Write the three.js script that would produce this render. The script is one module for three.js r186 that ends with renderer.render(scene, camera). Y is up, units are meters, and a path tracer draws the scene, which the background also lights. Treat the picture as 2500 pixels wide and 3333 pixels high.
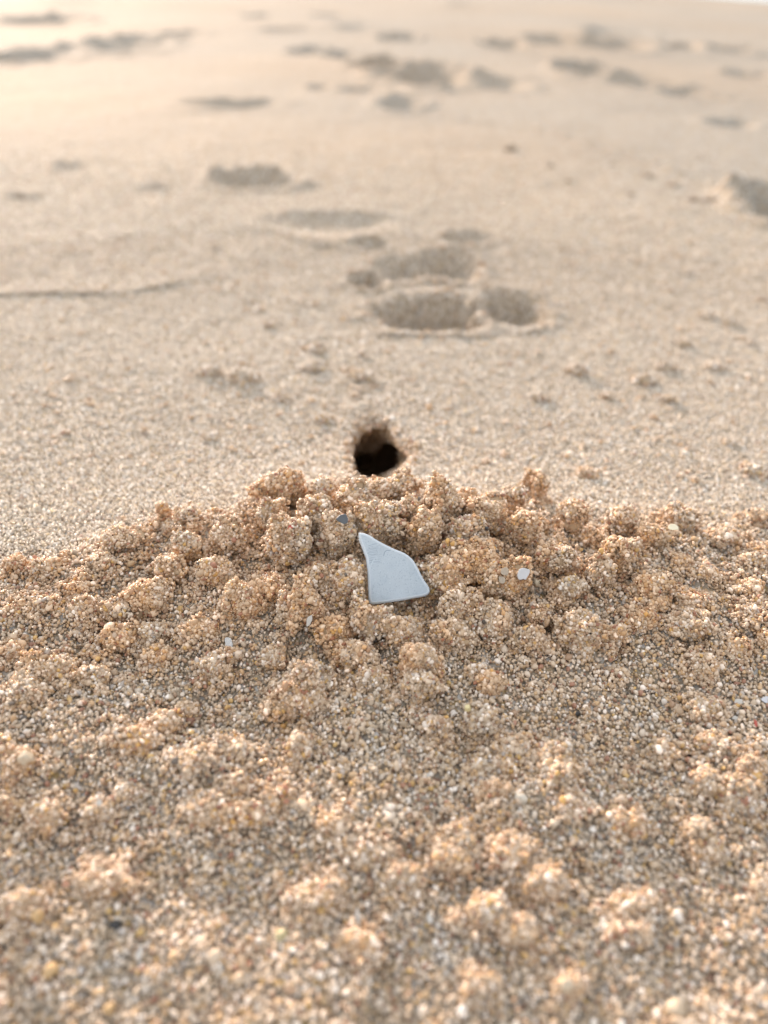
import * as THREE from 'three';
import { mergeVertices, mergeGeometries } from 'three/addons/utils/BufferGeometryUtils.js';

// ---------------------------------------------------------------- camera, sky, sun, exposure
const scene = new THREE.Scene();
const camera = new THREE.PerspectiveCamera(67, 768 / 1024, 0.004, 9000);
camera.position.set(0, 0.10, 0);
camera.rotation.set(THREE.MathUtils.degToRad(-35.4), 0, THREE.MathUtils.degToRad(1.5), 'YXZ');
camera.focus = 0.1392;
camera.userData.fStop = 10.5;
scene.add(camera);

const renderer = new THREE.WebGLRenderer({ antialias: true });
renderer.toneMapping = THREE.LinearToneMapping;
renderer.toneMappingExposure = 2.45;
renderer.shadowMap.enabled = true;

const rad = THREE.MathUtils.degToRad;
const SUN_AZ = rad(-26), SUN_EL = rad(14);
const sunDir = new THREE.Vector3(Math.sin(SUN_AZ) * Math.cos(SUN_EL), Math.sin(SUN_EL), -Math.cos(SUN_AZ) * Math.cos(SUN_EL));

// hazy evening sky: pale blue overhead, warm and bright around the low sun
{
  const w = 512, h = 256, data = new Float32Array(w * h * 4);
  for (let j = 0; j < h; j++) for (let i = 0; i < w; i++) {
    const el = ((j + 0.5) / h - 0.5) * Math.PI, az = ((i + 0.5) / w - 0.5) * 2 * Math.PI;
    const d = new THREE.Vector3(Math.cos(el) * Math.cos(az), Math.sin(el), Math.cos(el) * Math.sin(az));
    const up = Math.max(0, d.y), k = Math.pow(1 - up, 3.0);
    const ang = Math.acos(THREE.MathUtils.clamp(d.dot(sunDir), -1, 1));
    const g1 = Math.exp(-Math.pow(ang / 0.30, 2)), g2 = Math.exp(-Math.pow(ang / 0.85, 2));
    const side = 0.5 + 0.5 * Math.cos(ang), k2 = 0.72 + 0.28 * side;     // the sky opposite the sun is dimmer
    const c = [k2 * (0.60 + 0.07 * k) + 0.24 * g1 + 0.22 * g2, k2 * (0.64 + 0.045 * k) + 0.21 * g1 + 0.18 * g2, k2 * (0.70 + 0.0 * k) + 0.19 * g1 + 0.14 * g2];
    const o = (j * w + i) * 4;
    data[o] = c[0]; data[o + 1] = c[1]; data[o + 2] = c[2]; data[o + 3] = 1;
  }
  const sky = new THREE.DataTexture(data, w, h, THREE.RGBAFormat, THREE.FloatType);
  sky.mapping = THREE.EquirectangularReflectionMapping;
  sky.magFilter = THREE.LinearFilter; sky.minFilter = THREE.LinearFilter;
  sky.needsUpdate = true;
  scene.background = sky; scene.environment = sky;
}

const sun = new THREE.DirectionalLight(new THREE.Color(1.0, 0.76, 0.58), 3.5);
sun.position.copy(sunDir).multiplyScalar(4);
sun.castShadow = true;
sun.shadow.radius = 6;
sun.shadow.mapSize.set(4096, 4096);
Object.assign(sun.shadow.camera, { left: -0.6, right: 0.6, top: 0.6, bottom: -0.6, near: 0.1, far: 12 });
scene.add(sun, sun.target);

// ---------------------------------------------------------------- random numbers and noise
function rng(seed) {
  let a = seed >>> 0;
  return () => { a = (a + 0x6D2B79F5) | 0; let t = Math.imul(a ^ (a >>> 15), 1 | a); t = (t + Math.imul(t ^ (t >>> 7), 61 | t)) ^ t; return ((t ^ (t >>> 14)) >>> 0) / 4294967296; };
}
const hash = (x, y, z) => { let h = Math.imul(x, 374761393) ^ Math.imul(y, 668265263) ^ Math.imul(z, 2147483647 - 1274126177); h = Math.imul(h ^ (h >>> 13), 1274126177); h ^= h >>> 16; return (h >>> 0) / 4294967296; };
const sm = (t) => t * t * t * (t * (t * 6 - 15) + 10);
function noise2(x, y, s = 0) {             // value noise, -1 .. 1
  const i = Math.floor(x), j = Math.floor(y), u = sm(x - i), v = sm(y - j);
  const a = hash(i, j, s), b = hash(i + 1, j, s), c = hash(i, j + 1, s), d = hash(i + 1, j + 1, s);
  return (a + (b - a) * u + (c - a) * v + (a - b - c + d) * u * v) * 2 - 1;
}
function fbm(x, y, n, s = 0) { let r = 0, a = 0.5, f = 1; for (let k = 0; k < n; k++) { r += a * noise2(x * f + 17.3 * k, y * f - 9.1 * k, s + k); a *= 0.5; f *= 2.03; } return r; }
function bumps(x, y, s) {                  // rounded lumps with creases between them, 0 .. 1
  const i = Math.floor(x), j = Math.floor(y); let m = 9;
  for (let a = -1; a <= 1; a++) for (let b = -1; b <= 1; b++) {
    const dx = i + a + hash(i + a, j + b, s) - x, dy = j + b + hash(i + a, j + b, s + 1) - y;
    m = Math.min(m, dx * dx + dy * dy);
  }
  return Math.sqrt(Math.max(0, 1 - m));
}
const step = (a, b, x) => { const t = Math.min(1, Math.max(0, (x - a) / (b - a))); return t * t * (3 - 2 * t); };

// ---------------------------------------------------------------- the shape of the beach
const mound = (x, z) => {
  const zc = -0.133 + 1.6 * x * x * (x < 0 ? 1 : 0.7);
  return 0.0085 * Math.exp(-(((z - zc) / 0.021) ** 2)) * Math.exp(-((x / 0.06) ** 2)) + 0.004 * Math.exp(-(((z - zc - 0.010) / 0.034) ** 2)) * Math.exp(-((x / 0.13) ** 2));
};
const EDGE = [[-0.0981, -0.0954], [-0.0700, -0.1058], [-0.0562, -0.1172], [-0.0352, -0.1261], [-0.0234, -0.1351], [-0.0129, -0.1377], [0.0067, -0.1386], [0.0260, -0.1345], [0.0456, -0.1332], [0.0669, -0.1366], [0.0822, -0.1341], [0.1216, -0.1256]];   // where the dug-out sand ends on the smooth beach
const churned = (x, z) => {                // 0 on the smooth beach, 1 in the dug-out sand
  let k = 0; while (k < EDGE.length - 2 && x > EDGE[k + 1][0]) k++;
  const [ax, az] = EDGE[k], [bx, bz] = EDGE[k + 1], far = az + (bz - az) * Math.min(1, Math.max(0, (x - ax) / (bx - ax))) + 0.004 * noise2(x * 120, z * 120, 71) + 0.003 * noise2(x * 45, z * 45, 72);
  return step(far - 0.014, far + 0.008, z);
};
// x, far rim z, near lip z, width, height of the visible wall (metres)
const PAW = [
  [-0.009, -0.306, -0.282, 0.013, 0.0080], [0.005, -0.324, -0.294, 0.022, 0.0098], [0.024, -0.334, -0.297, 0.028, 0.0117], [0.014, -0.279, -0.243, 0.032, 0.0134],
  [0.044, -0.287, -0.252, 0.022, 0.0128], [-0.000, -0.269, -0.253, 0.011, 0.0057],
];
const HOLLOWS = [
  [-0.428, -1.135, -0.970, 0.082, 0.0162], [-0.455, -1.108, -0.975, 0.033, 0.0132], [-0.369, -1.296, -1.098, 0.105, 0.0172], [-0.656, -1.831, -1.478, 0.125, 0.0225],
  [-0.138, -0.750, -0.697, 0.078, 0.0073], [-0.020, -1.091, -0.933, 0.053, 0.0269], [0.031, -1.025, -0.838, 0.073, 0.0297], [0.006, -0.781, -0.707, 0.040, 0.0100],
  [-0.074, -0.873, -0.813, 0.020, 0.0072], [-0.036, -0.854, -0.808, 0.040, 0.0056], [-0.119, -1.246, -1.132, 0.046, 0.0100], [-0.070, -1.207, -1.089, 0.042, 0.0107],
  [0.101, -0.947, -0.853, 0.062, 0.0107], [0.220, -1.120, -0.963, 0.054, 0.0260], [0.265, -0.996, -0.897, 0.065, 0.0107], [0.288, -0.904, -0.831, 0.050, 0.0087],
  [0.270, -0.710, -0.664, 0.033, 0.0067], [0.159, -1.442, -1.250, 0.059, 0.0149], [0.257, -1.555, -1.321, 0.081, 0.0172], [0.340, -1.532, -1.274, 0.093, 0.0193],
  [0.413, -1.849, -1.616, 0.105, 0.0142], [0.512, -1.487, -1.256, 0.063, 0.0177], [0.443, -1.504, -1.290, 0.057, 0.0161], [0.414, -1.095, -0.991, 0.049, 0.0103],
  [0.000, -1.531, -1.318, 0.058, 0.0157], [-0.344, -1.491, -1.366, 0.080, 0.0092], [-0.077, -0.470, -0.433, 0.038, 0.0130], [0.203, -0.443, -0.387, 0.040, 0.0256],
  [-0.027, -0.388, -0.349, 0.051, 0.0043], [-0.292, -2.029, -1.808, 0.058, 0.0122], [-0.142, -2.116, -1.878, 0.081, 0.0127], [-0.189, -1.604, -1.480, 0.087, 0.0085],
  [-0.075, -1.705, -1.544, 0.074, 0.0104], [0.189, -2.938, -2.532, 0.082, 0.0160], [-0.794, -2.357, -2.142, 0.136, 0.0102], [0.306, -0.850, -0.811, 0.035, 0.0048],
  [-0.187, -0.482, -0.467, 0.016, 0.0029], [-0.125, -0.437, -0.427, 0.015, 0.0022], [-0.183, -0.410, -0.396, 0.019, 0.0031], [0.033, -0.361, -0.341, 0.018, 0.0052],
  [-0.009, -0.347, -0.332, 0.015, 0.0042], [-0.028, -0.340, -0.330, 0.012, 0.0027],
];
function within([x0, zf, zn, w], x, z, k, boxy, rag = 1) {   // 0 in the middle of a print, 1 at its edge
  const rx = w * 0.56, rz = Math.min((zn - zf) * 0.5, Math.max(0.012, w * 0.95)), zc = (zf + zn) / 2, dx = (x - x0) / rx, dz = (z - zc) / rz;
  if (Math.abs(dx) > 2.6 || Math.abs(dz) > 2.6) return [9, 0];
  const a = Math.atan2(dz, dx), wob = 1 + 0.20 * noise2(2 + Math.cos(a) * 1.6 + k * 7.7, Math.sin(a) * 1.6, 31) + rag * 0.12 * noise2(Math.cos(a) * 4 + k * 3.1, Math.sin(a) * 5, 33) + rag * 0.07 * noise2(x / rx * 7, z / rx * 7, 37);
  return [Math.pow(Math.abs(dx) ** boxy + Math.abs(dz) ** boxy, 1 / boxy) / wob, dz];
}
function hollow(p, x, z, k) {
  const [d, dz] = within(p, x, z, k, 2.0, 0), wall = p[4]; if (d > 2.4) return [0, 9];
  const deep = -wall * (0.9 - 0.2 * dz) * 0.8 * step(1.12, 0.12, d);
  const rim = wall * (0.20 + 0.22 * Math.max(0, -dz)) * Math.exp(-(((d - 1.22) / 0.24) ** 2)) * (0.8 + 0.5 * noise2((x - p[0]) / p[3] * 5, z / p[3] * 5, 35));
  return [deep + rim, d];
}
const PAW_DEPTH = [1.1, 0.95, 1.15, 1.45, 1.35, 0.8], PAW_SOFT = [0.3, 0.05, 0.1, 0.5, 0.15, 0.3], PAW_BOXY = [2, 2, 2, 2.2, 2, 2];
function paw(x, z) {                       // one print: the toe and pad hollows run into one another, a crumbled lip runs round them
  let deep = 0, dmin = 9, lip = 0;
  PAW.forEach((p, k) => { const [d] = within(p, x, z, k, PAW_BOXY[k]); if (d > 2.4) return; deep = Math.min(deep, -p[4] * PAW_DEPTH[k] * step(1.06, PAW_SOFT[k], d)); dmin = Math.min(dmin, d); lip = Math.max(lip, Math.exp(-(((d - 1.2) / 0.16) ** 2)) * step(0.95, 1.08, d)); });
  const cr = 0.5 + 0.5 * fbm(x * 260, z * 260, 2, 39);
  return [deep + (deep > -0.002 ? lip * (0.0005 + 0.0030 * cr * cr * cr) : 0), dmin];
}
const MOUTH_EDGE = [[-8.8, -173.2], [-7.7, -179.8], [-5.3, -182.8], [-2.5, -182.4], [0.0, -181.5], [1.9, -175.9], [4.5, -170.2], [6.9, -165.4], [5.9, -159.3], [3.2, -154.0], [1.3, -143.1], [-0.9, -138.4], [-3.5, -138.3], [-6.1, -144.7], [-8.3, -157.9], [-9.0, -166.8]];
const MOUTH = [-0.0018, -0.1634];          // middle of the burrow mouth
const mouthCurve = new THREE.CatmullRomCurve3(MOUTH_EDGE.map(([x, z]) => new THREE.Vector3(x / 1000, 0, z / 1000)), true);
const MOUTH_N = 96, mouthPts = mouthCurve.getPoints(MOUTH_N).slice(0, MOUTH_N);
mouthPts.forEach((p, i) => { const k = 1 + 0.07 * noise2(i * 0.31, 2, 93) + 0.05 * noise2(i * 0.83, 5, 94) * (i > 4 && i < MOUTH_N - 4); p.x = MOUTH[0] + (p.x - MOUTH[0]) * k; p.z = MOUTH[1] + (p.z - MOUTH[1]) * k; });
const mouthR = (() => {                    // radius of the mouth by direction
  const t = new Float32Array(361).fill(0);
  const s = mouthPts.map((p) => [Math.atan2(p.z - MOUTH[1], p.x - MOUTH[0]), Math.hypot(p.x - MOUTH[0], p.z - MOUTH[1])]);
  for (let k = 0; k <= 360; k++) { const a = (k - 180) * Math.PI / 180; let best = 9; for (const [b, r] of s) { const d = Math.abs(Math.atan2(Math.sin(a - b), Math.cos(a - b))); if (d < best) { best = d; t[k] = r; } } }
  return (x, z) => t[Math.round(Math.atan2(z - MOUTH[1], x - MOUTH[0]) * 180 / Math.PI) + 180];
})();
const toMouth = (x, z) => Math.hypot(x - MOUTH[0], z - MOUTH[1]) / mouthR(x, z);

function polyDist(P, x, z) {               // signed distance to a polyline: plus on the far side
  let best = 9, sgn = 1, along = 0;
  for (let k = 0; k + 1 < P.length; k++) {
    const [ax, az] = P[k], [bx, bz] = P[k + 1], ux = bx - ax, uz = bz - az, t = Math.min(1, Math.max(0, ((x - ax) * ux + (z - az) * uz) / (ux * ux + uz * uz)));
    const d = Math.hypot(x - ax - ux * t, z - az - uz * t);
    if (d < best) { best = d; sgn = ux * (z - az) - uz * (x - ax) < 0 ? 1 : -1; along = (k + t) / (P.length - 1); }
  }
  return [best * sgn, along];
}
const SWASH = [[-0.40, -0.255], [-0.1671, -0.2572], [-0.1389, -0.2665], [-0.1200, -0.2690], [-0.0979, -0.2699], [-0.0873, -0.2771], [-0.0727, -0.2886], [-0.0577, -0.2931]];
const TRACK = [[0.0517, -0.6795], [0.1079, -0.6473], [0.1317, -0.5900], [0.1649, -0.5156], [0.1824, -0.4551], [0.1839, -0.3933]];

// height of the sand; also says in which print a point lies: 0 none, 1 the paw print, 2.. the hollows
let inPrint = 0;
function ground(x, z) {
  inPrint = 0;
  const r = Math.hypot(x, z), c = r < 0.4 ? churned(x, z) : 0;
  let h = mound(x, z) * 0.50;
  // broad swell of the beach
  h += 0.0012 * fbm(x * 14, z * 14, 2, 1) * step(0.05, 0.3, r) + 0.012 * fbm(x * 1.7, z * 1.7, 3, 5) * step(0.7, 3, r) + 0.05 * fbm(x * 0.25, z * 0.25, 3, 9) * step(4, 20, r);
  if (r < 3.5) h += 0.0007 * fbm(x * 60, z * 60, 3, 13) * (1 - c) * step(0.17, 0.3, r) + 0.0002 * noise2(x * 420, z * 420, 15);
  if (r < 0.4) {
    // churned sand: lumps of all sizes
    const big = Math.exp(-(((z + 0.122 - 0.9 * x * x) / 0.03) ** 2));
    const heap = Math.max(big, 0.06 + 0.94 * step(0.02, 0.38, fbm(x * 48 + 3, z * 60, 2, 30)));
    h += c * (0.0040 * big * (bumps(x * 140 + 30 * noise2(x * 60, z * 60, 22) * 0.02, z * 155, 21) - 0.62) + 0.0018 * big * (bumps(x * 330, z * 330, 24) - 0.6) + heap * 0.0019 * (bumps(x * 210 + 3, z * 210, 23) - 0.6) + heap * 0.0016 * (bumps(x * 420, z * 420 + 5, 25) - 0.6) + 0.0030 * fbm(x * 50 + z * 34 * Math.sign(x), z * 62 - x * 26 * Math.sign(x), 3, 27));
  }
  if (x < -0.03 && x > -0.42 && z < -0.22 && z > -0.40) {
    const [d, t] = polyDist(SWASH, x, z);
    h += 0.0014 * step(1.0, 0.7, t) * (d > 0 ? Math.exp(-d / 0.016) : step(-0.0016, 0, d)) * (0.8 + 0.4 * noise2(x * 200, z * 60, 41));
  }
  if (x > 0.04 && x < 0.26 && z < -0.42 && z > -0.82) { const [d] = polyDist(TRACK, x, z); h += 0.0022 * Math.exp(-((d / 0.006) ** 2)) * (0.6 + 0.8 * Math.abs(noise2(x * 130, z * 130, 43))); }
  if (z < -0.24 && z > -0.40 && Math.abs(x) < 0.12) { const [dh, d] = paw(x, z); h += dh; if (d < 1.10) inPrint = 1; }
  if (z < -0.33 && r < 10) HOLLOWS.forEach((p, k) => { const [dh, d] = hollow(p, x, z, k + 10); h += dh; if (d < 1.1) inPrint = 2 + k; });
  // funnel round the burrow
  if (r < 0.25 && z < -0.14) { const m = toMouth(x, z); h -= 0.0006 * Math.exp(-Math.max(0, m - 1) * 9) - 0.0008 * Math.exp(-(((m - 1.35) / 0.3) ** 2)); }
  // the beach falls away to the sea
  const toSea = (x - 1.25) * 0.92 + (-z - 2.6) * 0.20;
  h -= 0.10 * step(0, 3.2, toSea) + Math.max(0, toSea - 3) * 0.03;
  return h;
}
// ---------------------------------------------------------------- naming
const used = new Map();
const numbered = (n) => { const k = used.get(n) ?? 0; used.set(n, k + 1); return k ? `${n}_${String(k).padStart(3, '0')}` : n; };
function tag(o, label, category, group) { o.userData = { ...o.userData, label, category }; if (group) o.userData.group = group; return o; }
function shade(o) { o.castShadow = true; o.receiveShadow = true; return o; }

// ---------------------------------------------------------------- sand: colours and grains
const PALETTE = [ // linear base colours and how common each kind of grain is
  [0.50, 0.42, 0.32, 0.28], [0.41, 0.32, 0.22, 0.20], [0.61, 0.54, 0.45, 0.15], [0.46, 0.32, 0.17, 0.12], [0.31, 0.20, 0.12, 0.09],
  [0.78, 0.75, 0.70, 0.075], [0.27, 0.12, 0.07, 0.03], [0.39, 0.37, 0.35, 0.03], [0.50, 0.33, 0.10, 0.02], [0.06, 0.055, 0.05, 0.004],
];
const MEAN = [0, 1, 2].map((c) => PALETTE.reduce((s, p) => s + p[c] * p[3], 0));
function grainColor(r, warm, out, wet = 1, mixed = 1) {   // mixed: how unlike one another the grains are
  let k = 0, t = r(); while (k < PALETTE.length - 1 && (t -= PALETTE[k][3]) > 0) k++;
  const v = (0.80 + 0.36 * r()) * wet, p = PALETTE[k].map((q, c) => c > 2 ? q : MEAN[c] + (q - MEAN[c]) * mixed);
  return out.setRGB(p[0] * v * (1 + 0.18 * warm), p[1] * v * (1 - 0.08 * warm), p[2] * v * (1 - 0.32 * warm));
}
const GRAIN_SHAPES = [];
{
  const r = rng(11);
  for (let k = 0; k < 8; k++) {
    let g = new THREE.IcosahedronGeometry(1, 1); g.deleteAttribute('uv'); g.deleteAttribute('normal'); g = mergeVertices(g, 1e-4);
    const p = g.attributes.position, cuts = Array.from({ length: 8 }, () => [new THREE.Vector3().randomDirection ? new THREE.Vector3(r() - 0.5, r() - 0.5, r() - 0.5).normalize() : null, 0.58 + 0.28 * r()]);
    const s = [1.12 + 0.15 * r(), 0.95 + 0.1 * r(), 0.72 + 0.18 * r()], v = new THREE.Vector3();
    for (let i = 0; i < p.count; i++) {
      v.fromBufferAttribute(p, i).multiplyScalar(0.94 + 0.12 * r());
      for (const [n, d] of cuts) { const e = v.dot(n) - d; if (e > 0) v.addScaledVector(n, -e * 0.85); }
      p.setXYZ(i, v.x * s[0], v.y * s[1], v.z * s[2]);
    }
    g.computeVertexNormals(); GRAIN_SHAPES.push(g);
  }
}
const grainMat = new THREE.MeshPhysicalMaterial({ name: 'quartz_sand_grain', color: 0xffffff, roughness: 0.85, ior: 1.5, transmission: 0.15, thickness: 0, clearcoat: 0.6, clearcoatRoughness: 0.22 });
class Grains {                             // collects grains, then builds one instanced mesh for each shape
  constructor() { this.lists = GRAIN_SHAPES.map(() => ({ m: [], c: [] })); this.n = 0; }
  add(r, x, y, z, size, warm, only = -1, wet = 1, mixed = 1) {
    const l = this.lists[only >= 0 ? only : Math.floor(r() * GRAIN_SHAPES.length)];
    _q.set(r() - 0.5, r() - 0.5, r() - 0.5, r() - 0.5).normalize();
    _s.set(size, size, size).multiplyScalar(1); _p.set(x, y, z); _m.compose(_p, _q, _s);
    for (let i = 0; i < 16; i++) l.m.push(_m.elements[i]);
    grainColor(r, warm, _c, wet, mixed); l.c.push(_c.r, _c.g, _c.b); this.n++;
  }
  build(parent, name = 'sand_grains') {
    this.lists.forEach((l, k) => {
      const n = l.m.length / 16; if (!n) return;
      const o = shade(new THREE.InstancedMesh(GRAIN_SHAPES[k], grainMat, n));
      o.instanceMatrix.array.set(l.m); o.instanceColor = new THREE.InstancedBufferAttribute(new Float32Array(l.c), 3);
      o.name = name; o.userData.kind = 'stuff'; o.frustumCulled = false; parent.add(o);
    });
  }
}
const _q = new THREE.Quaternion(), _s = new THREE.Vector3(), _p = new THREE.Vector3(), _m = new THREE.Matrix4(), _c = new THREE.Color();
const grainSize = (r) => 0.00028 * Math.exp((r() + r() + r() - 1.5) * 0.60) * (r() < 0.02 ? 1.6 : 1);

// sand too far or too deep to show single grains: print and relief of packed grains, 80 mm a tile
function sandTextures() {
  const N = 1024, C = 104, r = rng(5), px = new Float32Array(C * C), py = new Float32Array(C * C), cr = new Float32Array(C * C * 3), rr = new Float32Array(C * C), col = new THREE.Color();
  for (let k = 0; k < C * C; k++) { px[k] = r(); py[k] = r(); rr[k] = 0.75 + 0.5 * r(); grainColor(r, -0.08, col, 1, 0.7); cr[3 * k] = col.r; cr[3 * k + 1] = col.g; cr[3 * k + 2] = col.b; }
  const map = new Uint8Array(N * N * 4), bump = new Uint8Array(N * N * 4), e = (v) => Math.round(255 * (v <= 0.0031308 ? 12.92 * v : 1.055 * Math.pow(v, 1 / 2.4) - 0.055));
  for (let y = 0; y < N; y++) for (let x = 0; x < N; x++) {
    const u = x / N * C, v = y / N * C, i = Math.floor(u), j = Math.floor(v); let m = 9, id = 0;
    for (let a = -1; a <= 1; a++) for (let b = -1; b <= 1; b++) {
      const q = ((j + b + C) % C) * C + (i + a + C) % C, dx = i + a + px[q] - u, dy = j + b + py[q] - v, d = (dx * dx + dy * dy) / rr[q];
      if (d < m) { m = d; id = q; }
    }
    const o = (y * N + x) * 4, t = 0.5 + 0.5 * noise2(x / 90, y / 90, 51);
    for (let k = 0; k < 3; k++) map[o + k] = e(Math.min(1, cr[3 * id + k]));
    map[o + 3] = 255; bump[o] = bump[o + 1] = bump[o + 2] = Math.round(255 * Math.sqrt(Math.max(0, 1 - m * 0.9)) * (0.6 + 0.4 * hash(id, 3, 9))); bump[o + 3] = 255;
  }
  return [map, bump].map((d, k) => { const t = new THREE.DataTexture(d, N, N); t.wrapS = t.wrapT = THREE.RepeatWrapping; t.magFilter = THREE.LinearFilter; t.minFilter = THREE.LinearMipmapLinearFilter; t.generateMipmaps = true; if (!k) t.colorSpace = THREE.SRGBColorSpace; t.needsUpdate = true; return t; });
}
const [sandMap, sandBump] = sandTextures();
const sandMat = new THREE.MeshPhysicalMaterial({ name: 'damp_sand', color: new THREE.Color(0.71, 0.715, 0.725), map: sandMap, bumpMap: sandBump, bumpScale: 0.00035, roughness: 0.9, specularIntensity: 0.35, vertexColors: true });
const coreMat = new THREE.MeshStandardMaterial({ name: 'packed_sand', color: new THREE.Color(0.43, 0.30, 0.18), roughness: 0.9 });

// ---------------------------------------------------------------- the sea glass lies here: sand gives way below it
const GLASS_AT = new THREE.Vector3(0.00204, 0.01066, -0.10738);
const GLASS_N = new THREE.Vector3(0.05989, 0.74181, 0.66793).normalize(), GLASS_U = new THREE.Vector3(0.99600, 0.00000, -0.08931).normalize(), GLASS_V = new THREE.Vector3().crossVectors(GLASS_N, GLASS_U);
const GLASS_OUTLINE = [[-6.05, 7.37], [-5.31, 7.32], [-4.64, 7.03], [-3.65, 6.54], [-3.08, 6.01], [-2.01, 5.39], [-1.18, 4.91], [-0.28, 4.46], [0.46, 3.96], [1.30, 3.74], [2.29, 3.32], [3.26, 2.53], [3.74, 1.92], [4.28, 0.90], [4.74, -0.21], [5.11, -1.15], [5.65, -2.08], [6.20, -2.85], [6.42, -3.61], [6.27, -4.19], [5.78, -4.50], [4.27, -4.79], [2.59, -5.02], [0.92, -5.27], [-1.58, -5.52], [-4.07, -5.74], [-4.47, -5.47], [-4.64, -4.93], [-4.66, -3.78], [-4.69, -1.95], [-4.70, 0.22], [-4.82, 1.57], [-4.91, 2.83], [-5.23, 3.43], [-5.43, 4.37], [-5.79, 5.23], [-6.02, 6.09], [-6.13, 6.86]];
const GLASS_THICK = 0.0017;
function inOutline(u, v) { let c = false; for (let i = 0, j = GLASS_OUTLINE.length - 1; i < GLASS_OUTLINE.length; j = i++) { const [a, b] = GLASS_OUTLINE[i], [d, e] = GLASS_OUTLINE[j]; if ((b > v) !== (e > v) && u < ((d - a) * (v - b)) / (e - b) + a) c = !c; } return c; }
const _g = new THREE.Vector3();
function underGlass(p, margin = 0.0005) {  // pushes a point that would be inside or over the glass to just below it
  _g.copy(p).sub(GLASS_AT); const u = _g.dot(GLASS_U) * 1000, v = _g.dot(GLASS_V) * 1000, n = _g.dot(GLASS_N), low = -GLASS_THICK - margin;
  if (n < low || n > 0.008 || Math.abs(u) > 9 || Math.abs(v) > 10) return false;
  let near = inOutline(u, v); for (let k = 0; k < 8 && !near; k++) near = inOutline(u + 0.9 * Math.cos(k * 0.785), v + 0.9 * Math.sin(k * 0.785));
  if (!near) return false;
  p.addScaledVector(GLASS_N, low - n); return true;
}

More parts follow.
